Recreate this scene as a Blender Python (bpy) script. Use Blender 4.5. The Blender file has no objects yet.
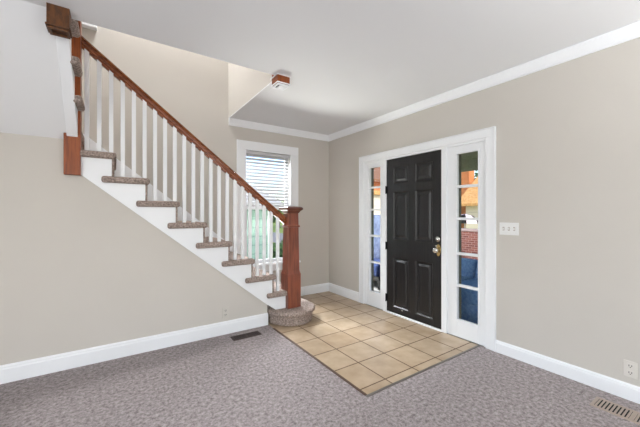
import bpy, bmesh, math, random
from mathutils import Vector
random.seed(7)
C = bpy.context.scene.collection
SC = bpy.context.scene

# ------------------------------------------------------------------ camera
cam_d = bpy.data.cameras.new('camera'); cam = bpy.data.objects.new('camera', cam_d); C.objects.link(cam)
cam.location = (0, 0, 1.32); cam.rotation_euler = (math.pi/2, 0, math.radians(-34))
cam_d.sensor_width = 36; cam_d.lens = 304/640*36; cam_d.clip_start = 0.02
SC.camera = cam

# ------------------------------------------------------------------ world, sun, exposure
w = bpy.data.worlds.new('sky'); SC.world = w; w.use_nodes = True
wn = w.node_tree.nodes; wl = w.node_tree.links
sky = wn.new('ShaderNodeTexSky'); sky.sky_type = 'NISHITA'; sky.sun_disc = False
sky.sun_elevation = math.radians(42); sky.sun_rotation = math.radians(200); sky.dust_density = 1.5
wl.new(sky.outputs[0], wn['Background'].inputs[0]); wn['Background'].inputs[1].default_value = 0.36
def lamp(name, kind, loc, rot, energy, color=(1, 1, 1), size=None, size_y=None):
    d = bpy.data.lights.new(name, kind); d.energy = energy; d.color = color
    if kind == 'AREA':
        d.shape = 'RECTANGLE'; d.size = size; d.size_y = size_y or size
    elif kind == 'SUN': d.angle = math.radians(1.0)
    elif size: d.shadow_soft_size = size
    o = bpy.data.objects.new(name, d); C.objects.link(o); o.location = loc; o.rotation_euler = rot
    return o
lamp('sun', 'SUN', (0, 0, 20), (math.radians(48), 0, math.radians(-20)), 3.2, (1, .94, .84))
# added area fills in unseen openings behind the photographer (rear and left walls)
lamp('rear_window_fill', 'AREA', (0.3, -3.25, 1.35), (math.radians(90), 0, 0), 40, (.9, .95, 1), .9, 1.2)
lamp('side_window_fill', 'AREA', (-2.65, -0.6, 1.35), (math.radians(90), 0, math.radians(-90)), 90, (.92, .965, 1), 3.4, 2.2)
lamp('back_window_fill', 'AREA', (1.92, 5.35, 2.95), (math.radians(-48), 0, 0), 800, (.9, .95, 1), 1.6, .8)  # added fill hidden above the window head, brightens the foyer
lamp('back_window_up_fill', 'AREA', (1.92, 5.25, .05), (math.radians(212), 0, 0), 125, (1, 1, .97), 1.6, .6)  # added upward fill below the sill, stands in for light off the ground
SC.view_settings.view_transform = 'Standard'; SC.view_settings.look = 'None'
SC.view_settings.exposure = -0.04; SC.view_settings.gamma = 1.0; SC.view_settings.use_curve_mapping = False

# ------------------------------------------------------------------ materials
def srgb(r, g, b):
    f = lambda c: (c/255/12.92) if c/255 <= .04045 else ((c/255+.055)/1.055)**2.4
    return (f(r), f(g), f(b), 1)
def mat(name, col, rough=.6, metal=0, col2=None, scale=8, bump=0, bscale=None, stretch=None, spec=.5, detail=3, lo=.35, hi=.65, coat=0):
    m = bpy.data.materials.new(name); m.use_nodes = True
    nt = m.node_tree; p = nt.nodes['Principled BSDF']
    p.inputs['Base Color'].default_value = srgb(*col); p.inputs['Roughness'].default_value = rough
    p.inputs['Metallic'].default_value = metal; p.inputs['Specular IOR Level'].default_value = spec
    p.inputs['Coat Weight'].default_value = coat
    tc = nt.nodes.new('ShaderNodeTexCoord'); mp = nt.nodes.new('ShaderNodeMapping')
    nt.links.new(tc.outputs['Object'], mp.inputs[0])
    if stretch: mp.inputs['Scale'].default_value = stretch
    if col2:
        n = nt.nodes.new('ShaderNodeTexNoise'); n.inputs['Scale'].default_value = scale; n.inputs['Detail'].default_value = detail
        nt.links.new(mp.outputs[0], n.inputs[0])
        r = nt.nodes.new('ShaderNodeValToRGB'); r.color_ramp.elements[0].color = srgb(*col); r.color_ramp.elements[1].color = srgb(*col2)
        r.color_ramp.elements[0].position = lo; r.color_ramp.elements[1].position = hi
        nt.links.new(n.outputs[0], r.inputs[0]); nt.links.new(r.outputs[0], p.inputs['Base Color'])
    if bump:
        n2 = nt.nodes.new('ShaderNodeTexNoise'); n2.inputs['Scale'].default_value = bscale or scale; n2.inputs['Detail'].default_value = 4
        nt.links.new(mp.outputs[0], n2.inputs[0])
        b = nt.nodes.new('ShaderNodeBump'); b.inputs['Strength'].default_value = bump; b.inputs['Distance'].default_value = .01
        nt.links.new(n2.outputs[0], b.inputs['Height']); nt.links.new(b.outputs[0], p.inputs['Normal'])
    return m
M = {}
M['wall'] = mat('beige_wall_paint', (203, 198, 190), .85, col2=(201, 196, 188), scale=2, bump=.05, bscale=180, spec=.2)
M['ceiling'] = mat('flat_white_ceiling_paint', (230, 231, 232), .9, bump=.05, bscale=150, spec=.2)
M['trim'] = mat('white_gloss_trim_paint', (240, 242, 244), .35, bump=.02, bscale=40)
M['white'] = mat('white_plastic', (236, 236, 234), .4)
M['carpet'] = mat('mauve_grey_carpet', (92, 84, 83), 1, col2=(196, 186, 186), scale=38, bump=.6, bscale=190, spec=.05, detail=9, lo=.34, hi=.66)
for n_ in M['carpet'].node_tree.nodes:
    if n_.type == 'TEX_NOISE': n_.inputs['Roughness'].default_value = .82
M['stair_carpet'] = mat('taupe_stair_carpet', (112, 98, 90), 1, col2=(192, 175, 165), scale=70, bump=.9, bscale=170, spec=.05, detail=5, lo=.3, hi=.7)
M['oak'] = mat('orange_brown_wood', (118, 54, 16), .4, col2=(150, 76, 26), scale=9, stretch=(6, 6, .6), bump=.08, bscale=20)
M['cherry'] = mat('reddish_brown_wood', (108, 54, 38), .3, col2=(140, 76, 54), scale=7, stretch=(7, 7, .6), bump=.06, bscale=18, coat=.3)
M['capwood'] = mat('dark_brown_cap_wood', (82, 42, 32), .3, col2=(106, 56, 42), scale=8, coat=.3)
M['rail'] = mat('reddish_brown_rail_wood', (108, 56, 30), .25, col2=(148, 84, 48), scale=8, stretch=(.8, 7, 7), coat=.3)
M['dropwood'] = mat('dark_stained_raw_wood', (66, 38, 14), .5, col2=(104, 60, 22), scale=14, stretch=(3, 3, 1), bump=.2, bscale=30)
M['black'] = mat('black_door_paint', (24, 24, 25), .3, col2=(34, 34, 35), scale=5, stretch=(9, 9, .5), bump=.12, bscale=22)
M['blackmetal'] = mat('black_metal', (22, 22, 22), .4, .6)
M['brass'] = mat('aged_brass', (196, 170, 116), .22, 1)
M['nickel'] = mat('satin_nickel', (214, 212, 206), .25, 1)
M['dark'] = mat('dark_void', (16, 14, 13), .9)
M['brownmetal'] = mat('dark_brown_register_metal', (62, 44, 38), .45, .3)
M['tanmetal'] = mat('tan_register_metal', (164, 148, 136), .45, .1)
M['strip'] = mat('grey_metal_transition', (120, 114, 108), .35, .5)
M['darkstrip'] = mat('dark_wood_transition', (84, 62, 48), .5)
M['jamb'] = mat('olive_grey_exterior_paint', (108, 108, 92), .7, col2=(96, 98, 84), scale=12)
M['outlet'] = mat('beige_plastic', (200, 196, 187), .55)
M['outlet2'] = mat('off_white_plastic', (216, 211, 203), .5)
M['blindm'] = mat('white_blind_vinyl', (196, 196, 198), .5)
M['headm'] = mat('shade_grey_headrail', (196, 196, 198), .5)  # shade on the headrail painted in as grey
def glass_mat():
    m = bpy.data.materials.new('clear_window_glass'); m.use_nodes = True; nt = m.node_tree
    for n in list(nt.nodes): nt.nodes.remove(n)
    o = nt.nodes.new('ShaderNodeOutputMaterial'); mx = nt.nodes.new('ShaderNodeMixShader'); t = nt.nodes.new('ShaderNodeBsdfTransparent'); g = nt.nodes.new('ShaderNodeBsdfGlossy')
    g.inputs['Roughness'].default_value = .02; fr = nt.nodes.new('ShaderNodeFresnel'); fr.inputs[0].default_value = 1.2
    nt.links.new(fr.outputs[0], mx.inputs[0]); nt.links.new(t.outputs[0], mx.inputs[1]); nt.links.new(g.outputs[0], mx.inputs[2]); nt.links.new(mx.outputs[0], o.inputs[0])
    return m
M['glass'] = glass_mat()
def tile_mat():
    m = mat('tan_ceramic_tile', (206, 184, 154), .3, spec=.5)
    nt = m.node_tree; p = nt.nodes['Principled BSDF']
    tc = nt.nodes['Texture Coordinate']; mp = nt.nodes['Mapping']; mp.inputs['Location'].default_value = (-1.79, -1.722, 0)
    br = nt.nodes.new('ShaderNodeTexBrick'); br.offset = 0; br.squash = 1
    br.inputs['Scale'].default_value = 1; br.inputs['Brick Width'].default_value = .3235; br.inputs['Row Height'].default_value = .3245
    br.inputs['Mortar Size'].default_value = .006; br.inputs['Mortar Smooth'].default_value = .2; br.inputs['Bias'].default_value = -.1
    br.inputs['Color1'].default_value = srgb(188, 168, 143); br.inputs['Color2'].default_value = srgb(174, 151, 124); br.inputs['Mortar'].default_value = srgb(104, 84, 66)
    nt.links.new(mp.outputs[0], br.inputs[0])
    n = nt.nodes.new('ShaderNodeTexNoise'); n.inputs['Scale'].default_value = 7; n.inputs['Detail'].default_value = 6; nt.links.new(mp.outputs[0], n.inputs[0])
    rr = nt.nodes.new('ShaderNodeValToRGB'); rr.color_ramp.elements[0].color = (.8, .76, .7, 1); rr.color_ramp.elements[1].color = (1.0, 1.0, 1.0, 1)
    rr.color_ramp.elements[0].position = .35; rr.color_ramp.elements[1].position = .65
    nt.links.new(n.outputs[0], rr.inputs[0])
    mx = nt.nodes.new('ShaderNodeMix'); mx.data_type = 'RGBA'; mx.blend_type = 'MULTIPLY'; mx.inputs[0].default_value = 1
    nt.links.new(br.outputs['Color'], mx.inputs[6]); nt.links.new(rr.outputs[0], mx.inputs[7]); nt.links.new(mx.outputs[2], p.inputs['Base Color'])
    b = nt.nodes.new('ShaderNodeBump'); b.invert = True; b.inputs['Strength'].default_value = .5; b.inputs['Distance'].default_value = .004
    nt.links.new(br.outputs['Fac'], b.inputs['Height']); nt.links.new(b.outputs[0], p.inputs['Normal'])
    rg = nt.nodes.new('ShaderNodeMapRange'); rg.inputs[3].default_value = .32; rg.inputs[4].default_value = .8
    nt.links.new(br.outputs['Fac'], rg.inputs[0]); nt.links.new(rg.outputs[0], p.inputs['Roughness'])
    return m
M['tile'] = tile_mat()
def brick_mat(name, c1, c2, mo, s=1, vertical='xz'):
    m = mat(name, c1, .85); nt = m.node_tree; p = nt.nodes['Principled BSDF']
    tc = nt.nodes['Texture Coordinate']; sx = nt.nodes.new('ShaderNodeSeparateXYZ'); cx = nt.nodes.new('ShaderNodeCombineXYZ'); ad = nt.nodes.new('ShaderNodeMath')
    nt.links.new(tc.outputs['Object'], sx.inputs[0]); nt.links.new(sx.outputs[0], ad.inputs[0]); nt.links.new(sx.outputs[1], ad.inputs[1])
    nt.links.new(ad.outputs[0], cx.inputs[0]); nt.links.new(sx.outputs[2], cx.inputs[1])
    br = nt.nodes.new('ShaderNodeTexBrick'); br.inputs['Scale'].default_value = 1; br.inputs['Brick Width'].default_value = .21*s; br.inputs['Row Height'].default_value = .075*s
    br.inputs['Mortar Size'].default_value = .008*s
    br.inputs['Color1'].default_value = srgb(*c1); br.inputs['Color2'].default_value = srgb(*c2); br.inputs['Mortar'].default_value = srgb(*mo)
    nt.links.new(cx.outputs[0], br.inputs[0]); nt.links.new(br.outputs[0], p.inputs['Base Color'])
    return m
M['brick'] = brick_mat('red_brick', (150, 88, 74), (116, 62, 54), (176, 140, 130), .55)
M['orangebrick'] = brick_mat('orange_brick', (206, 128, 72), (180, 104, 58), (206, 150, 104))
def siding_mat(name, c1, c2, pitch):
    m = mat(name, c1, .7); nt = m.node_tree; p = nt.nodes['Principled BSDF']
    wv = nt.nodes.new('ShaderNodeTexWave'); wv.bands_direction = 'Z'; wv.wave_profile = 'SAW'; wv.inputs['Scale'].default_value = 1/pitch*.314/2
    nt.links.new(nt.nodes['Texture Coordinate'].outputs['Object'], wv.inputs[0])
    r = nt.nodes.new('ShaderNodeValToRGB'); r.color_ramp.elements[0].color = srgb(*c2); r.color_ramp.elements[1].color = srgb(*c1); r.color_ramp.elements[1].position = .2
    nt.links.new(wv.outputs[0], r.inputs[0]); nt.links.new(r.outputs[0], p.inputs['Base Color'])
    return m
M['greensiding'] = siding_mat('pale_green_siding', (150, 178, 170), (110, 138, 130), .14)
M['creamsiding'] = siding_mat('cream_siding', (226, 216, 196), (196, 186, 166), .16)
M['shingle'] = mat('tan_roof_shingles', (184, 138, 84), .9, col2=(214, 168, 108), scale=9)
M['greyroof'] = mat('pale_grey_roof', (206, 206, 208), .8, col2=(190, 190, 194), scale=8)
M['brownroof'] = mat('brown_roof_shingles', (120, 84, 62), .9, col2=(140, 100, 74), scale=9)
M['greydoor'] = mat('grey_brown_door_paint', (120, 112, 102), .7)
M['concrete'] = mat('porch_concrete', (140, 138, 132), .9, col2=(160, 156, 150), scale=6)
M['grass'] = mat('lawn', (96, 120, 52), .95, col2=(150, 166, 84), scale=3, bump=.4, bscale=60)
M['leaf'] = mat('dark_leaves', (42, 74, 50), .8, col2=(92, 126, 74), scale=9)
M['leaf2'] = mat('light_leaves', (84, 110, 54), .8, col2=(168, 182, 100), scale=9)
M['bark'] = mat('bark', (84, 70, 60), .9, col2=(60, 50, 44), scale=20)
M['porchceil'] = mat('olive_porch_ceiling_paint', (116, 120, 98), .8, col2=(104, 108, 88), scale=3, stretch=(1, 14, 1))
M['blue'] = mat('blue_fabric', (104, 146, 202), .9, col2=(134, 176, 218), scale=30, bump=.3, bscale=90)
M['navy'] = mat('navy_fabric', (34, 48, 92), .9, col2=(58, 76, 122), scale=24, bump=.3, bscale=90)
M['greyfab'] = mat('blue_grey_fabric', (58, 66, 92), .9, col2=(92, 100, 122), scale=16)
M['asphalt'] = mat('asphalt', (120, 120, 122), .95, col2=(140, 140, 140), scale=12)
M['brickcap'] = mat('pale_pink_coping', (196, 168, 162), .8)
M['pinkish'] = mat('pale_pink_fabric', (226, 208, 214), .8)

# ------------------------------------------------------------------ mesh helpers
class B:
    def __init__(s): s.bm = bmesh.new()
    def box(s, x0, x1, y0, y1, z0, z1):
        v = [s.bm.verts.new(p) for p in ((x0,y0,z0),(x1,y0,z0),(x1,y1,z0),(x0,y1,z0),(x0,y0,z1),(x1,y0,z1),(x1,y1,z1),(x0,y1,z1))]
        for f in ((0,3,2,1),(4,5,6,7),(0,1,5,4),(1,2,6,5),(2,3,7,6),(3,0,4,7)): s.bm.faces.new([v[i] for i in f])
        return s
    def prism(s, pts, axis, a, b):
        """polygon in the two other axes (in x,y,z order) extruded along axis"""
        def mk(p, t):
            q = [p[0], p[1]]; q.insert(axis, t); return tuple(q)
        A = [s.bm.verts.new(mk(p, a)) for p in pts]; Bv = [s.bm.verts.new(mk(p, b)) for p in pts]
        n = len(pts); s.bm.faces.new(A); s.bm.faces.new(Bv[::-1])
        for i in range(n): s.bm.faces.new((A[i], A[(i+1) % n], Bv[(i+1) % n], Bv[i]))
        return s
    def loft(s, rings, cap=True):
        R = [[s.bm.verts.new(p) for p in r] for r in rings]
        for a, b in zip(R, R[1:]):
            n = len(a)
            for i in range(n): s.bm.faces.new((a[i], a[(i+1) % n], b[(i+1) % n], b[i]))
        if cap: s.bm.faces.new(R[0][::-1]); s.bm.faces.new(R[-1])
        return s
    def lathe(s, c, axis, prof, n=20):
        """prof: (radius, distance along axis)"""
        rings = []
        for r, t in prof:
            ring = []
            for i in range(n):
                a = 2*math.pi*i/n; q = [r*math.cos(a), r*math.sin(a)]; q.insert(axis, t)
                ring.append((c[0]+q[0], c[1]+q[1], c[2]+q[2]))
            rings.append(ring)
        return s.loft(rings)
    def square(s, cx, cy, prof):
        return s.loft([[(cx-h, cy-h, z), (cx+h, cy-h, z), (cx+h, cy+h, z), (cx-h, cy+h, z)] for h, z in prof])
    def ball(s, c, r, sub=2, sc=(1, 1, 1), jit=0):
        m = bmesh.ops.create_icosphere(s.bm, subdivisions=sub, radius=r)
        for v in m['verts']:
            k = 1+random.uniform(-jit, jit); v.co = Vector((v.co.x*sc[0]*k+c[0], v.co.y*sc[1]*k+c[1], v.co.z*sc[2]*k+c[2]))
        return s
    def leaves(s, c, r, n, size, sc=(1, 1, 1)):
        for _ in range(n):
            d = Vector((random.gauss(0, 1), random.gauss(0, 1), random.gauss(0, 1))).normalized()*r*random.uniform(.55, 1.12)
            p = Vector((d.x*sc[0]+c[0], d.y*sc[1]+c[1], d.z*sc[2]+c[2]))
            u = Vector((random.gauss(0, 1), random.gauss(0, 1), random.gauss(0, 1))).normalized()*size
            v = u.orthogonal().normalized()*size*.6
            s.bm.faces.new([s.bm.verts.new(q) for q in (p-u, p-v, p+u, p+v)])
        return s
    def build(s, name, m, parent=None, bevel=0, seg=2, smooth=False, loc=None):
        off = Vector(loc) if loc else (parent_world(parent) if parent else Vector((0, 0, 0)))
        bmesh.ops.translate(s.bm, verts=s.bm.verts, vec=-off)
        bmesh.ops.recalc_face_normals(s.bm, faces=s.bm.faces)
        me = bpy.data.meshes.new(name); s.bm.to_mesh(me); s.bm.free()
        o = bpy.data.objects.new(name, me); C.objects.link(o); me.materials.append(m)
        if parent: o.parent = parent
        elif loc: o.location = loc
        if smooth:
            for p in me.polygons: p.use_smooth = True
        if bevel:
            b = o.modifiers.new('bevel', 'BEVEL'); b.width = bevel; b.segments = seg; b.limit_method = 'ANGLE'; b.angle_limit = math.radians(30)
            if smooth or seg > 2:
                for p in me.polygons: p.use_smooth = True
                pass
        return o
def parent_world(o):
    v = Vector((0, 0, 0))
    while o: v += o.location; o = o.parent
    return v
def tag(o, label, cat, group=None, kind=None):
    o['label'] = label; o['category'] = cat
    if group: o['group'] = group
    if kind: o['kind'] = kind
    return o
def thing(name, label, cat, loc, group=None):
    o = bpy.data.objects.new(name, None); o.empty_display_size = .05; C.objects.link(o); o.location = loc
    return tag(o, label, cat, group)
def struct(o):
    o['kind'] = 'structure'; return o
def sgroup(name, loc=(0, 0, 0)):
    o = bpy.data.objects.new(name, None); C.objects.link(o); o.location = loc; o['kind'] = 'structure'; return o

# ================================================================== SETTING
XD, YB, CZ = 3.03, 4.22, 2.64
X0, Y0 = -2.6, -3.2                       # left and rear walls of the living room
UZ = 5.2                                   # upstairs ceiling
NOSE = lambda n: 0.012 + .2635*(9-n)       # stair nosing x
TOP = lambda n: .213*n - .05               # stair tread height

# floors
struct(B().prism([(X0-.1, Y0-.1), (XD, Y0-.1), (XD, 1.635), (1.515, 1.635), (1.515, 3.36), (X0-.1, 3.36)], 2, -.12, 0).build('floor', M['carpet']))
struct(B().prism([(1.515, 1.635), (XD, 1.635), (XD, YB), (1.515, YB)], 2, -.12, -.002).build('floor.001', M['tile']))
struct(B().box(1.502, XD-.015, 1.618, 1.64, -.01, .006).build('trim_1', M['strip'], bevel=.003))
struct(B().box(1.500, 1.522, 1.64, 3.19, -.01, .006).build('trim_2', M['darkstrip'], bevel=.003))

# ceiling with the stairwell opening
c = B(); t = .012
c.box(X0, XD, Y0, 2.65, CZ, CZ+t); c.box(1.31, XD, 2.65, YB, CZ, CZ+t); c.box(X0, -1.2, 2.65, 3.45, CZ, CZ+t)
struct(c.build('ceiling', M['ceiling']))
# under-stair wall (left side), with the sloped stair outline on top
xs0, zs0, xs1, zs1 = -.243, 1.659, 1.503, .236
wl_ = B().prism([(X0, 0), (1.50, 0), (1.50, .20), (xs1, zs1+.03), (xs0, zs0+.03), (xs0-.02, 1.97), (-1.25, 1.97), (-1.25, CZ), (X0, CZ)], 1, 3.345, 3.42)
struct(wl_.build('wall_left', M['wall']))
# back wall with window opening, running up beside the stairs and into the upstairs
GX0, GX1, GZ0, GZ1 = 1.555, 2.288, .565, 2.24
b = B(); y0, y1 = YB, YB+.15
b.box(-1.3, GX0, y0, y1, 0, UZ); b.box(GX1, XD+.15, y0, y1, 0, UZ); b.box(GX0, GX1, y0, y1, 0, GZ0); b.box(GX0, GX1, y0, y1, GZ1, UZ)
struct(b.build('wall_back', M['wall']))
# right wall with front-door opening
DY0, DY1, DZ = 1.56, 3.33, 2.07
b = B(); b.box(XD, XD+.15, Y0, DY0, 0, CZ+.2); b.box(XD, XD+.15, DY1, YB, 0, CZ+.2); b.box(XD, XD+.15, DY0, DY1, DZ, CZ+.2)
struct(b.build('wall_right', M['wall']))
# rear wall and far left wall with window openings behind the photographer
b = B(); b.box(X0, -.15, Y0-.15, Y0, 0, CZ); b.box(.75, XD+.15, Y0-.15, Y0, 0, CZ); b.box(-.15, .75, Y0-.15, Y0, 0, .75); b.box(-.15, .75, Y0-.15, Y0, 1.95, CZ)
struct(b.build('wall_rear', M['wall']))
b = B(); b.box(X0-.15, X0, Y0-.15, -2.3, 0, CZ); b.box(X0-.15, X0, 1.1, 3.42, 0, CZ); b.box(X0-.15, X0, -2.3, 1.1, 0, .25); b.box(X0-.15, X0, -2.3, 1.1, 2.45, CZ)
struct(b.build('wall_side', M['wall']))
# upstairs shell
struct(B().box(1.31, 1.42, 2.66, YB, CZ+t, UZ).build('wall_stairwell', M['wall']))
struct(B().prism([(.3, CZ+.013), (2.58, CZ+.013), (3.345, 1.952), (YB, 1.9), (YB, UZ), (.3, UZ)], 0, -1.3, -1.2).build('wall_landing', M['wall']))
b = B(); b.box(-1.2, 3.2, .2, .3, CZ+.2, UZ); b.box(3.03, 3.13, .3, 2.66, CZ+.2, UZ); b.box(1.42, 3.13, 2.66, 2.76, CZ+.2, UZ)
struct(b.build('wall_upstairs', M['wall']))
struct(B().box(-1.3, 3.2, .2, YB+.15, UZ, UZ+.1).build('ceiling.001', M['ceiling']))
struct(B().box(-1.2, 3.03, .3, 2.66, CZ+t, 2.915).build('floor.002', M['carpet']))
# sloped soffit under the upper flight
struct(B().prism([(3.345, 1.95), (2.58, CZ+.012), (2.58, CZ+.06), (3.345, 2.03)], 0, -1.2, -.335).build('ceiling.002', M['ceiling']))

# baseboards
def base_prof(s, w0):   # (offset from wall, z)
    return [(0, 0), (.018, 0), (.018, .108), (.014, .116), (.014, .128), (.006, .140), (0, .140)]
pr_ = base_prof(1, 0)
struct(B().prism([(3.345-o, z) for o, z in pr_], 0, X0, 1.505).build('baseboard_left', M['trim']))
struct(B().prism([(YB-o, z) for o, z in pr_], 0, 2.16, XD).build('baseboard_back', M['trim']))
b = B(); b.prism([(XD-o, z*.8) for o, z in pr_], 1, Y0, 1.469); b.prism([(XD-o, z) for o, z in pr_], 1, 3.42, YB)
struct(b.build('baseboard_right', M['trim']))
# crown moulding
cr = [(0, 0), (.052, 0), (.052, -.012), (.044, -.02), (.024, -.056), (.012, -.074), (.012, -.092), (0, -.092)]
b = B(); b.prism([(YB-o, CZ+z) for o, z in cr], 0, 1.312, XD)
struct(b.build('trim_3', M['trim']))
b = B(); b.prism([(XD-o, CZ+z) for o, z in cr], 1, Y0, YB)
struct(b.build('trim_4', M['trim']))
# upstairs ledge glimpsed through the stairwell
struct(B().box(-.62, -.165, YB-.07, YB, 3.36, 3.44).build('trim_5', M['trim'], bevel=.006))
# skirt board on the far wall of the stairs
sk = []
for n in range(10, 1, -1): sk.append((NOSE(n), TOP(n)+.075))
sk = [(-.30, TOP(10)+.12)] + [(NOSE(9)-.26, TOP(9)+.30), (NOSE(2)+.02, TOP(2)+.075), (2.14, .24), (2.14, 0), (1.5, 0), (-.30, 1.5)]
struct(B().prism(sk, 1, YB-.016, YB+.01).build('trim_6', M['trim']))

# ------------------------------------------------------------------ back window
win = sgroup('window_1', (1.92, YB, 1.4))
b = B(); cw = .125
b.box(1.424, GX0+.005, YB-.022, YB, .56, GZ1-.005); b.box(GX1-.005, 2.42, YB-.022, YB, .56, GZ1-.005); b.box(1.424, 2.42, YB-.022, YB, GZ1-.005, 2.365)
b.build('window_casing', M['trim'], win, bevel=.004)
B().box(1.40, 2.445, YB-.05, YB+.06, .545, .575).build('window_stool', M['trim'], win, bevel=.006)
B().box(1.43, 2.415, YB-.018, YB, .455, .545).build('window_apron', M['trim'], win, bevel=.004)
def sash(z0, z1, y):
    s = B(); s.box(GX0, GX0+.045, y, y+.035, z0, z1); s.box(GX1-.045, GX1, y, y+.035, z0, z1)
    s.box(GX0+.045, GX1-.045, y, y+.035, z0, z0+.05); s.box(GX0+.045, GX1-.045, y, y+.035, z1-.05, z1)
    return s
lo = sash(.575, 1.43, YB+.06).build('lower_sash', M['trim'], win)
B().box(GX0+.04, GX1-.04, YB+.075, YB+.079, .62, 1.39).build('pane', M['glass'], lo)
up = sash(1.39, GZ1, YB+.10).build('upper_sash', M['trim'], win)
B().box(GX0+.04, GX1-.04, YB+.115, YB+.119, 1.43, 2.2).build('pane', M['glass'], up)
# blind
bl = thing('window_blind', 'white horizontal slat blind lowered over upper half of back window', 'blind', (1.92, YB+.03, 2.2))
hr = B().box(GX0+.006, GX1-.006, YB+.002, YB+.055, 2.185, 2.232).build('headrail', M['headm'], bl, bevel=.004)
s = B()
zb, zt, ns = 1.475, 2.165, 15
for i in range(ns):
    z = zt-(zt-zb)*i/(ns-1)
    s.prism([(YB+.018, z-.0172), (YB+.027, z-.001), (YB+.037, z+.0172), (YB+.035, z+.0185), (YB+.025, z+.001), (YB+.016, z-.016)], 0, GX0+.022, GX1-.022)
s.build('slats', M['blindm'], bl)
B().box(GX0+.015, GX1-.015, YB+.008, YB+.05, 1.425, 1.45).build('bottom_rail', M['blindm'], bl, bevel=.004)
for x in (GX0+.10, GX1-.10): B().box(x-.002, x+.002, YB+.004, YB+.006, 1.45, 2.19).build('ladder_cord', M['white'], bl)
B().lathe((GX0+.05, YB-.006, 1.6), 2, [(.004, 0), (.004, .58)], 8).build('tilt_wand', M['white'], bl)

# ------------------------------------------------------------------ front door unit
casing = sgroup('trim_7', (XD, 2.44, 0))
b = B(); xi = XD-.022
b.box(xi, XD, 1.482, DY0+.004, 0, DZ-.004); b.box(xi, XD, DY1-.004, 3.407, 0, DZ-.004); b.box(xi, XD, 1.482, 3.407, DZ-.004, 2.142)
b.box(xi-.008, XD, 1.469, 1.482, 0, 2.142); b.box(xi-.008, XD, 3.407, 3.42, 0, 2.142); b.box(xi-.008, XD, 1.469, 3.42, 2.142, 2.155)
b.build('door_casing', M['trim'], casing, bevel=.004)
b = B()
# posts either side of the door, head of the frame, outer jambs
b.box(XD-.01, XD+.15, 2.892, 2.952, 0, DZ); b.box(XD-.01, XD+.15, 1.995, 2.057, 0, DZ)
b.box(XD, XD+.15, DY0, 1.59, 0, DZ); b.box(XD, XD+.15, 3.30, DY1, 0, DZ); b.box(XD-.006, XD+.15, DY0, DY1, 2.04, DZ)
b.build('door_frame', M['trim'], casing, bevel=.003)
B().box(XD-.012, XD+.16, 2.05, 2.90, -.01, .016).build('threshold', M['trim'], casing, bevel=.004)
# sidelights
def sidelight(name, y0, y1, g0, g1, zs):
    r = sgroup(name, (XD, (y0+y1)/2, 0)); b = B(); a, c_ = XD+.012, XD+.05
    b.box(a, c_, y0, g0, 0, 2.04); b.box(a, c_, g1, y1, 0, 2.04); b.box(a, c_, g0, g1, 0, zs[0]); b.box(a, c_, g0, g1, zs[-1], 2.04)
    b.build('sidelight_panel', M['trim'], r, bevel=.003)
    b = B()
    for z in zs[1:-1]: b.box(a, c_, g0, g1, z-.014, z+.014)
    b.build('glazing_bars', M['trim'], r, bevel=.003)
    # thin bead round the glass on the room side
    b = B(); e = .012
    b.box(a-.006, a, g0-e, g0, zs[0]-e, zs[-1]+e); b.box(a-.006, a, g1, g1+e, zs[0]-e, zs[-1]+e); b.box(a-.006, a, g0, g1, zs[0]-e, zs[0]); b.box(a-.006, a, g0, g1, zs[-1], zs[-1]+e)
    b.build('glass_bead', M['trim'], r)
    for z0, z1 in zip(zs, zs[1:]): B().box(XD+.028, XD+.032, g0-.01, g1+.01, z0, z1).build('pane', M['glass'], r)
    b = B(); b.box(XD+.051, XD+.095, g1, y1, .1, 2.04); b.box(XD+.051, XD+.095, y0, g0, .1, 2.04)
    b.build('exterior_reveal', M['jamb'], r)
sidelight('window_2', 1.59, 1.995, 1.652, 1.882, [.19, .55, .892, 1.265, 1.607, 1.958])
sidelight('window_3', 2.952, 3.30, 3.013, 3.232, [.207, .628, 1.003, 1.375, 1.69, 1.972])
# door slab
door = sgroup('door_1', (XD, 2.474, 0)); dx0, dx1 = XD+.004, XD+.046; a0, a1 = 2.060, 2.889
cols = [(2.178, 2.422), (2.531, 2.774)]; rows = [(.10, .745), (.985, 1.60), (1.712, 1.925)]
b = B()
for y0, y1 in ((a0, cols[0][0]), (cols[0][1], cols[1][0]), (cols[1][1], a1)): b.box(dx0, dx1, y0, y1, .018, 2.036)
for z0, z1 in ((.018, rows[0][0]), (rows[0][1], rows[1][0]), (rows[1][1], rows[2][0]), (rows[2][1], 2.036)):
    for y0, y1 in cols: b.box(dx0, dx1, y0, y1, z0, z1)
b.build('door_slab', M['black'], door)
for y0, y1 in cols:
    for z0, z1 in rows:
        def rect(x, e): return [(x, y0+e, z0+e), (x, y1-e, z0+e), (x, y1-e, z1-e), (x, y0+e, z1-e)]
        B().loft([rect(dx1-.004, 0), rect(dx0, 0), rect(dx0+.012, .012), rect(dx0+.014, .03), rect(dx0+.003, .055)]).build('door_panel', M['black'], door)
for z in (1.636, .89, .196):
    b = B(); b.box(XD-.014, XD+.004, 2.882, 2.893, z-.05, z+.05); b.lathe((XD-.016, 2.889, z-.052), 2, [(.007, 0), (.007, .104)], 10)
    b.build('hinge', M['blackmetal'], door)
B().lathe((dx0, 2.105, 1.03), 0, [(.031, 0), (.031, -.012), (.026, -.018), (.013, -.02), (.012, -.03), (.004, -.031)], 24).build('deadbolt', M['nickel'], door, smooth=True)
h = B().prism([(2.100+.03*math.cos(a), .905+.068*math.sin(a)) for a in [i*math.pi/12 for i in range(24)]], 0, dx0-.007, dx0+.001).build('escutcheon', M['brass'], door, bevel=.003)
B().lathe((dx0, 2.104, .905), 0, [(.016, -.004), (.012, -.02), (.012, -.032), (.024, -.038), (.031, -.05), (.031, -.062), (.022, -.071), (.004, -.073)], 24).build('door_knob', M['nickel'], door, smooth=True)
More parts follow.
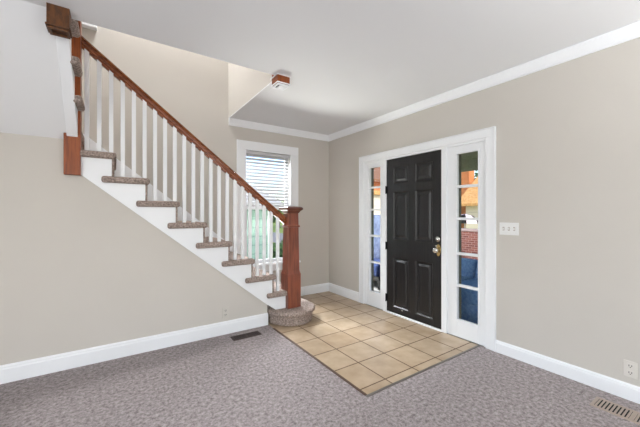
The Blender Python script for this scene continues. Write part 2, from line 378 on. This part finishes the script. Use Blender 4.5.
B().lathe((dx0, 2.125, .95), 0, [(.012, 0), (.012, -.01), (.003, -.011)], 12).build('key_cylinder', M['nickel'], door)
B().lathe((dx0, 2.616, .085), 0, [(.008, 0), (.008, -.015), (.004, -.018)], 12).build('door_bumper', M['nickel'], door)

# ================================================================== STAIRCASE
st = thing('staircase', 'white open stringer staircase with carpeted treads and reddish wood handrail', 'staircase', (1.85, 3.36, 0))
YO, YI = 3.285, 4.20
def tread(n):
    x1 = NOSE(n); x0 = x1-.262; zt = TOP(n); z0 = zt-.058
    pts = [(x0, YI), (x0, 3.335), (x1-.375, 3.335), (x1-.375, YO), (x1, YO), (x1, YI)] if n < 9 else [(x0, YI), (x0, YO), (x1, YO), (x1, YI)]
    B().prism(pts, 2, z0, zt).build('tread', M['stair_carpet'], st, bevel=.02, seg=4)
    B().box(x1-.036, x1-.018, 3.317, YI, TOP(n-1)-.01, z0+.005).build('riser', M['stair_carpet'], st, bevel=.008, seg=3)
for n in range(9, 1, -1): tread(n)
# bullnose starting step that wraps round the newel
def step_outline(off):
    cx_, cy_ = 1.83, 3.40
    p = [(1.50+.02-off*.6, 3.345)]
    for i in range(25):
        a = math.radians(196+i*(352-196)/24)
        p.append((cx_+(.335+off)*math.cos(a)*.93, cy_+(.335+off)*math.sin(a)))
    p += [(2.14+off, 3.55), (2.12+off, 3.75), (2.12+off, YI), (1.52, YI)]
    return p
B().prism(step_outline(-.035), 2, 0, .118).build('riser', M['stair_carpet'], st, bevel=.01, seg=2)
B().prism(step_outline(0), 2, .108, .165).build('tread', M['stair_carpet'], st, bevel=.022, seg=4)
# landing and upper flight toward the room
B().box(-1.2, -.25, 3.345, YI, 1.99, TOP(10)).build('landing', M['stair_carpet'], st, bevel=.015, seg=3)
B().box(-.296, -.268, 3.36, YI, TOP(9)-.01, 2.0).build('riser', M['stair_carpet'], st)
for n, yn in ((11, 3.31), (12, 3.09), (13, 2.88)):
    zt = TOP(n)-.04; z0 = zt-.062
    ye = max(yn-.27, 2.665)
    B().prism([(-.276, ye), (-.213, ye), (-.213, yn), (-1.19, yn), (-1.19, yn-.08), (-.276, yn-.08)], 2, z0, zt).build('tread', M['stair_carpet'], st, bevel=.022, seg=4)
    B().box(-1.19, -.272, yn-.045, yn-.018, TOP(n-1)-.02, z0+.01).build('riser', M['stair_carpet'], st)
B().prism([(3.30, 1.965), (3.30, 2.24), (3.06, 2.24), (3.06, 2.45), (2.84, 2.45), (2.84, 2.64), (2.68, 2.64), (2.68, 2.56)], 0, -.335, -.262).build('upper_stringer', M['trim'], st, bevel=.003)
# stringer with the cut steps
p = [(xs0, zs0), (xs1, zs1), (1.60, .165), (1.80, .165), (1.80, TOP(2)-.05)]
for n in range(2, 9):
    xr = NOSE(n+1)-.03
    p += [(xr, TOP(n)-.05), (xr, TOP(n+1)-.05)]
p += [(xs0, TOP(9)-.05)]
B().prism(p, 1, 3.325, 3.346).build('stringer', M['trim'], st)
# thin shadow bead along the lower edge of the stringer
dxs = .0
B().prism([(xs0, zs0-.004), (xs1, zs1-.004), (xs1, zs1+.012), (xs0, zs0+.012)], 1, 3.318, 3.33).build('stringer_bead', M['trim'], st)
# newel post
NX, NY = 1.826, 3.36
nw = B().square(NX, NY, [(.092, .15), (.092, .572), (.087, .585), (.081, .61), (.079, .625), (.072, 1.15)]).build('newel_post', M['cherry'], st, bevel=.004)
B().square(NX, NY, [(.068, 1.148), (.082, 1.152), (.085, 1.162), (.081, 1.172), (.071, 1.178), (.069, 1.34)]).build('neck', M['cherry'], nw, bevel=.002)
B().square(NX, NY, [(.071, 1.322), (.078, 1.332), (.090, 1.352), (.108, 1.364), (.113, 1.374), (.111, 1.392), (.094, 1.402), (.03, 1.412)]).build('post_cap', M['capwood'], nw, bevel=.002)
# half post against the turn of the stairs
up_ = B(); up_.box(-.356, -.243, 3.295, 3.41, 1.648, 3.0)
up_.build('upper_newel_post', M['oak'], st, bevel=.004)
# handrail: moulded profile sheared along the slope
RZ = lambda x: 1.647-.80*(x-1.286)
prof = [(-.019, -.086), (-.019, -.072), (-.031, -.066), (-.033, -.048), (-.021, -.036), (-.021, -.028), (-.032, -.018), (-.030, -.004), (-.020, .003), (0, .006), (.020, .003), (.030, -.004), (.032, -.018), (.021, -.028), (.021, -.036), (.033, -.048), (.031, -.066), (.019, -.072), (.019, -.086)]
RY = 3.375
xa, xb = -.245, NX-.060
rail = B().loft([[(x, RY+o, RZ(x)+z) for o, z in prof] for x in (xa, xb)]).build('handrail', M['rail'], st)
# balusters three to a tread, with fillets between them under the rail
BW = .0165
bx = [(-.032+.0872*k)*1.0135+.004 for k in range(-2, 20)]
bx = [x for x in bx if x > -.22 and x < NX-.10]
for x in bx:
    if x < NOSE(9)-.262: zb = TOP(9)-.01
    n = max(2, min(9, 9-math.floor((x-NOSE(9)+.006)/.2635)-1))
    z0 = TOP(n)-.006
    rings = []
    rings.append([(x-BW, RY-BW, z0), (x+BW, RY-BW, z0), (x+BW, RY+BW, z0), (x-BW, RY+BW, z0)])
    rings.append([(x-BW, RY-BW, RZ(x-BW)-.080), (x+BW, RY-BW, RZ(x+BW)-.080), (x+BW, RY+BW, RZ(x+BW)-.080), (x-BW, RY+BW, RZ(x-BW)-.080)])
    B().loft(rings).build('baluster', M['trim'], st, bevel=.002)
ed = [xa] + bx + [xb]
for a_, b_ in zip(ed, ed[1:]):
    l, r = a_+(BW if a_ != xa else 0), b_-(BW if b_ != xb else 0)
    if r-l < .01: continue
    B().loft([[(x, RY-.017, RZ(x)-.084), (x, RY+.017, RZ(x)-.084), (x, RY+.013, RZ(x)-.098), (x, RY-.013, RZ(x)-.098)] for x in (l, r)]).build('rail_fillet', M['rail'], rail)

# newel drops hanging at the corners of the stairwell opening
def newel_drop(label, x0, x1, y0, y1, z0, m):
    cx_, cy_ = (x0+x1)/2, (y0+y1)/2
    r = thing('newel_drop', label, 'newel drop', (cx_, cy_, CZ))
    b = B(); b.box(x0, x1, y0, y1, z0+.02, CZ+.04)
    b.build('post_end', m, r, bevel=.003)
    b = B(); e = .006
    b.box(x0-e, x1+e, y0-e, y0, z0+.014, z0+.026); b.box(x0-e, x1+e, y1, y1+e, z0+.014, z0+.026); b.box(x0-e, x0, y0, y1, z0+.014, z0+.026); b.box(x1, x1+e, y0, y1, z0+.014, z0+.026)
    q = .02
    b.box(x0+.004, x1-.004, y0+.004, y0+q, z0, z0+.014); b.box(x0+.004, x1-.004, y1-q, y1-.004, z0, z0+.014)
    b.box(x0+.004, x0+q, y0+q, y1-q, z0, z0+.014); b.box(x1-q, x1-.004, y0+q, y1-q, z0, z0+.014)
    return r, b
r, b = newel_drop('large square brown wooden newel drop beside the upper left post', -.356, -.243, 2.53, 2.64, 2.49, M['dropwood'])
b.build('drop_moulding', M['dropwood'], r, bevel=.003)
r2, b = newel_drop('small square brown newel drop on the ceiling at right corner of stairwell', 1.272, 1.402, 2.60, 2.73, 2.545, M['oak'])
b.build('drop_moulding', M['trim'], r2, bevel=.002)
B().box(1.293, 1.381, 2.621, 2.709, 2.556, 2.566).build('recess', M['dark'], r2)
B().box(1.312, 1.381, 2.640, 2.709, 2.549, 2.5559).build('plug', M['trim'], r2)
b = B(); b.box(1.262, 1.412, 2.59, 2.60, CZ-.006, CZ); b.box(1.262, 1.272, 2.60, 2.74, CZ-.006, CZ); b.box(1.402, 1.412, 2.60, 2.74, CZ-.006, CZ)
b.build('collar', M['trim'], r2)

# ================================================================== SMALL FITTINGS
def wallplate_right(name, label, cat, yc, zc, wy, hz, m):
    r = thing(name, label, cat, (XD, yc, zc))
    B().box(XD-.006, XD, yc-wy/2, yc+wy/2, zc-hz/2, zc+hz/2).build('cover_plate', m, r, bevel=.003)
    return r
sw = wallplate_right('light_switch', 'white triple toggle light switch plate right of the front door', 'light switch', 1.357, 1.178, .165, .115, M['white'])
for i, dy in enumerate((-.046, 0, .046)):
    k = B(); s_ = 1 if i == 1 else -1
    k.prism([(XD-.006, 1.178-.011), (XD-.017, 1.178+s_*.004), (XD-.017, 1.178+s_*.010), (XD-.006, 1.178+.011)], 1, 1.357+dy-.005, 1.357+dy+.005).build('toggle', M['white'], sw)
    B().box(XD-.0066, XD-.005, 1.357+dy-.008, 1.357+dy+.008, 1.178-.016, 1.178+.016).build('slot', M['tanmetal'], sw)
def outlet(label, axis, p, m):
    r = thing('wall_outlet', label, 'outlet', p)
    x, y, z = p
    def bx_(d0, d1, a0, a1, z0, z1):
        return B().box(x-d1, x-d0, y+a0, y+a1, z+z0, z+z1) if axis == 'x' else B().box(x+a0, x+a1, y-d1, y-d0, z+z0, z+z1)
    bx_(0, .006, -.036, .036, -.058, .058).build('cover_plate', m, r, bevel=.003)
    for dz in (.024, -.024):
        f_ = bx_(.005, .009, -.017, .017, dz-.016, dz+.016).build('receptacle', m, r, bevel=.005)
        for da in (-.007, .007): bx_(.0085, .0095, da-.0018, da+.0018, dz-.004, dz+.008).build('slot', M['dark'], f_)
        bx_(.0085, .0095, -.003, .003, dz-.012, dz-.007).build('slot', M['dark'], f_)
    return r
outlet('off white duplex wall outlet above the right baseboard', 'x', (XD, .555, .217), M['outlet2'])
outlet('beige duplex outlet low on the wall under the stairs', 'y', (1.005, 3.345, .235), M['outlet'])
# floor registers
def register(label, x0, x1, y0, y1, along, n, gap_mid, mframe, mslat):
    r = thing('floor_register', label, 'floor vent', ((x0+x1)/2, (y0+y1)/2, 0))
    e = .018; b = B()
    b.box(x0, x1, y0, y0+e, -.004, .006); b.box(x0, x1, y1-e, y1, -.004, .006); b.box(x0, x0+e, y0+e, y1-e, -.004, .006); b.box(x1-e, x1, y0+e, y1-e, -.004, .006)
    if gap_mid:
        m_ = ((y0+y1)/2 if along == 'y' else (x0+x1)/2)
        if along == 'y': b.box(x0+e, x1-e, m_-.011, m_+.011, -.004, .0058)
        else: b.box(m_-.008, m_+.008, y0+e, y1-e, -.004, .0058)
    b.build('register_frame', mframe, r, bevel=.003)
    B().box(x0+e, x1-e, y0+e, y1-e, -.006, .0012).build('duct_opening', M['dark'], r)
    s_ = B()
    L0, L1 = (y0+e, y1-e) if along == 'y' else (x0+e, x1-e)
    for i in range(n):
        q = L0+(L1-L0)*(i+.5)/n; hw = (L1-L0)/n*.27
        if along == 'y': s_.box(x0+e, x1-e, q-hw, q+hw, -.002, .0045)
        else: s_.box(q-hw, q+hw, y0+e, y1-e, -.002, .0045)
    s_.build('louvers', mslat, r)
register('tan metal floor register in the carpet by right baseboard', 2.715, 2.875, .30, .700, 'y', 19, True, M['tanmetal'], M['tanmetal'])
register('dark brown floor register in the carpet below the staircase wall', 1.02, 1.33, 3.108, 3.224, 'x', 16, True, M['brownmetal'], M['brownmetal'])

# upstairs hall ceiling lamp (lights the stairwell)
ul = thing('ceiling_lamp', 'round white flush ceiling lamp in the upstairs hall above stairwell', 'lamp', (.25, 3.75, UZ))
B().lathe((.25, 3.75, UZ), 2, [(.16, 0), (.16, -.03), (.15, -.035)], 28).build('lamp_base', M['nickel'], ul)
lm = bpy.data.materials.new('lit_opal_glass'); lm.use_nodes = True
lm.node_tree.nodes['Principled BSDF'].inputs['Emission Color'].default_value = (.97, .98, 1, 1); lm.node_tree.nodes['Principled BSDF'].inputs['Emission Strength'].default_value = 430
B().lathe((.25, 3.75, UZ), 2, [(.145, -.035), (.14, -.07), (.10, -.10), (.03, -.115)], 28).build('lamp_shade', lm, ul, smooth=True)

# two unseen uplights added behind the photographer to fill the ceiling
def add_uplight(label, x, y, energy):
    r = thing('fill_uplight', label, 'lamp', (x, y, 0))
    B().lathe((x, y, 0), 2, [(.14, 0), (.14, .012), (.03, .03), (.012, .04)], 24).build('lamp_base', M['blackmetal'], r)
    B().lathe((x, y, 0), 2, [(.012, .03), (.012, 1.50)], 12).build('pole', M['blackmetal'], r)
    B().lathe((x, y, 0), 2, [(.02, 1.49), (.09, 1.53), (.17, 1.60), (.175, 1.60), (.095, 1.52), (.02, 1.48)], 24).build('lamp_shade', M['white'], r)
    o = lamp('fill_bulb', 'AREA', (0, 0, 1.61), (math.pi, 0, 0), energy, (.97, .985, 1), .3); o.data.spread = math.radians(175); o.parent = r
add_uplight('added black fill uplight at the left of the room behind the photographer', -1.7, -1.6, 44)
add_uplight('added black fill uplight at the right of the room behind the photographer', 2.1, -1.4, 95)

# ================================================================== OUTSIDE
GZ = -.55
struct(B().box(-30, 60, YB+.15, 60, GZ-.1, GZ).build('ground', M['grass']))
struct(B().box(XD+.15, 60, -25, YB+.15, GZ-.1, GZ).build('ground.001', M['grass']))
struct(B().box(XD+.15, 5.85, -2, YB+.4, GZ, -.04).build('porch_floor', M['concrete']))
struct(B().box(XD+.15, 5.9, -2, YB+.4, 2.34, 2.42).build('porch_ceiling', M['porchceil']))
struct(B().box(5.55, 5.9, -2, YB+.4, 2.17, 2.34).build('porch_beam', M['porchceil']))
# brick half wall along the porch
tag(B().box(5.6, 5.84, -1.9, YB+1.6, GZ, .98).build('porch_half_wall', M['brick'], loc=(5.72, 1.2, GZ)), 'red brick half wall along the porch seen through the right sidelight', 'half wall')
tag(B().box(5.57, 5.87, -1.9, YB+1.6, .98, 1.02).build('wall_coping', M['brickcap'], loc=(5.72, 1.2, .98), bevel=.006), 'pale pink coping along the top of the brick porch wall', 'coping')
# cushioned porch seats
def seat(label, yc, x, mb, ms, mlegs, bt, skirt, wd=.66):
    r = thing('porch_seat', label, 'porch seat', (x, yc, -.04))
    b = B(); b.box(x-.40, x+.36, yc-wd, yc+wd, .12, .20)
    b.build('seat_frame', mlegs, r, bevel=.008)
    if skirt: B().box(x-.405, x+.34, yc-wd+.005, yc+wd-.005, -.03, .21).build('skirt', ms, r, bevel=.02, seg=3)
    for sx in (-.36, .31):
        for sy in (-wd+.03, wd-.08): B().box(x+sx, x+sx+.05, yc+sy, yc+sy+.05, -.04, .13).build('leg', mlegs, r)
    for sy in (-wd+.02, .005):
        B().box(x-.42, x+.20, yc+sy, yc+sy+wd-.025, .19, .42).build('seat_cushion', ms, r, bevel=.05, seg=4)
        B().prism([(x+.12, .36), (x+.30, .36), (x+.40, bt-.02), (x+.24, bt)], 1, yc+sy, yc+sy+wd-.03).build('back_cushion', mb, r, bevel=.05, seg=4)
seat('low blue cushioned porch seat outside the right sidelight', 2.35, 4.03, M['blue'], M['blue'], M['blackmetal'], .66, True, .8)
seat('tall navy and blue grey cushioned porch seat outside the left sidelight', 4.35, 4.25, M['greyfab'], M['navy'], M['blackmetal'], 1.30, False, .5)

# neighbouring houses
def house(label, x0, x1, y0, y1, ez, rz, mw, mr, ridge='x', over=.35):
    r = thing('neighbour_house', label, 'house', ((x0+x1)/2, (y0+y1)/2, GZ))
    B().box(x0, x1, y0, y1, GZ, ez).build('house_wall', mw, r)
    if ridge == 'x':
        ym = (y0+y1)/2; sl = (rz-ez)/(ym-y0); e = ez-sl*over
        B().prism([(y0-over, e), (ym, rz), (y1+over, e), (y1+over, e+.15), (ym, rz+.18), (y0-over, e+.15)], 0, x0-over, x1+over).build('roof', mr, r)
        B().prism([(y0, ez), (y1, ez), (ym, rz)], 0, x0, x1).build('gable_wall', mw, r)
    else:
        xm = (x0+x1)/2; sl = (rz-ez)/(xm-x0); e = ez-sl*over
        B().prism([(x0-over, e), (xm, rz), (x1+over, e), (x1+over, e+.15), (xm, rz+.18), (x0-over, e+.15)], 1, y0-over, y1+over).build('roof', mr, r)
        B().prism([(x0, ez), (x1, ez), (xm, rz)], 1, y0, y1).build('gable_wall', mw, r)
    return r
h1 = house('pale green sided house seen through the back window', -3.5, 4.15, 9.2, 14, 1.62, 2.3, M['greensiding'], M['greyroof'])
B().box(4.13, 4.19, 9.14, 9.30, GZ, 1.55).build('corner_board', M['trim'], h1)
h2 = house('cream house with tan shingle roof and orange chimney seen through the right sidelight', 17.4, 23.5, 2.0, 10.2, 2.05, 4.3, M['creamsiding'], M['shingle'], 'y', .4)
B().box(17.33, 17.42, 6.4, 9.2, GZ, 1.7).build('garage_door', M['greydoor'], h2)
ch = B().box(18.9, 19.5, 10.85, 11.5, GZ, 4.35).build('chimney', M['orangebrick'], h2); B().box(18.84, 19.56, 10.79, 11.56, 4.3, 4.45).build('chimney_cap', M['concrete'], ch)
h3 = house('orange brick house with cream front porch seen through the left sidelight', 10.6, 16.5, 12.8, 18.0, 3.3, 4.6, M['orangebrick'], M['brownroof'])
B().box(10.6, 16.5, 11.6, 12.8, GZ, 2.3).build('front_porch', M['creamsiding'], h3)
B().box(10.4, 16.7, 11.4, 12.85, 2.3, 2.5).build('porch_roof', M['shingle'], h3)
# parasol in the yard beyond the brick wall
ps = thing('parasol', 'black and white panelled parasol seen over the brick wall through right sidelight', 'parasol', (14.5, 8.55, GZ))
B().lathe((14.5, 8.55, GZ), 2, [(.02, 0), (.02, 1.75)], 8).build('pole', M['trim'], ps)
for k in range(8):
    a0_, a1_ = math.radians(45*k-8), math.radians(45*k+37)
    rings = []
    for rr, zz in ((.03, 1.30), (.35, 1.22), (.62, 1.02), (.70, .84)):
        rings.append((rr, zz))
    q = B()
    grid = [[q.bm.verts.new((14.5+rr*math.cos(a0_+(a1_-a0_)*t_/3), 8.55+rr*math.sin(a0_+(a1_-a0_)*t_/3), zz)) for t_ in range(4)] for rr, zz in rings]
    for g0_, g1_ in zip(grid, grid[1:]):
        for t_ in range(3): q.bm.faces.new((g0_[t_], g0_[t_+1], g1_[t_+1], g1_[t_]))
    q.build('canopy_panel', M['pinkish'] if k % 2 else M['dark'], ps)

# trees and shrubs
def tree(name, label, cat, x, y, trunk_h, cr, m, sc=(1, 1, 1), n=900, sz=.16, group=None):
    r = thing(name, label, cat, (x, y, GZ), group)
    if trunk_h > 0:
        tr = B().lathe((x, y, GZ), 2, [(.2, 0), (.14, trunk_h*.6), (.10, trunk_h+cr*.6)], 10)
        for k in range(5):
            a = k*1.3; zc = GZ+trunk_h*(.75+.08*k); d = cr*.7
            tr.loft([[(x+.05*math.cos(a+t_), y+.05*math.sin(a+t_), zc) for t_ in (0, 2.1, 4.2)], [(x+d*math.cos(a)+.015*math.cos(t_), y+d*math.sin(a)+.015*math.sin(t_), zc+cr*.7) for t_ in (0, 2.1, 4.2)]])
        tr.build('trunk', M['bark'], r)
    B().leaves((x, y, GZ+trunk_h+cr*sc[2]*.8), cr, n, sz, sc).build('foliage', m, r)
tree('tree', 'leafy dark green tree far across the lawn seen through the back window', 'tree', 14.2, 31, 1.3, 1.3, M['leaf'], n=900, sz=.22)
tree('tree', 'light green tree far across the lawn seen left of the newel post', 'tree', 17.8, 36, .9, 1.6, M['leaf2'], (1.3, 1, .9), n=900, sz=.26)
tree('shrub', 'low dark green shrub on the lawn seen through the back window', 'shrub', 4.95, 10.2, 0, .46, M['leaf'], (1.1, 1, .9), 600, .09)
tree('shrub', 'dark green shrub beside the newel post seen through the back window', 'shrub', 6.15, 11.3, 0, .5, M['leaf'], (1.1, 1, .9), 600, .09)
tree('tree', 'leafy tree beside the orange chimney seen through the right sidelight', 'tree', 24.5, 12.4, 3.2, 1.6, M['leaf'], n=420, sz=.2)
struct(B().box(8.5, 13, -25, 40, GZ, GZ+.015).build('road', M['asphalt']))
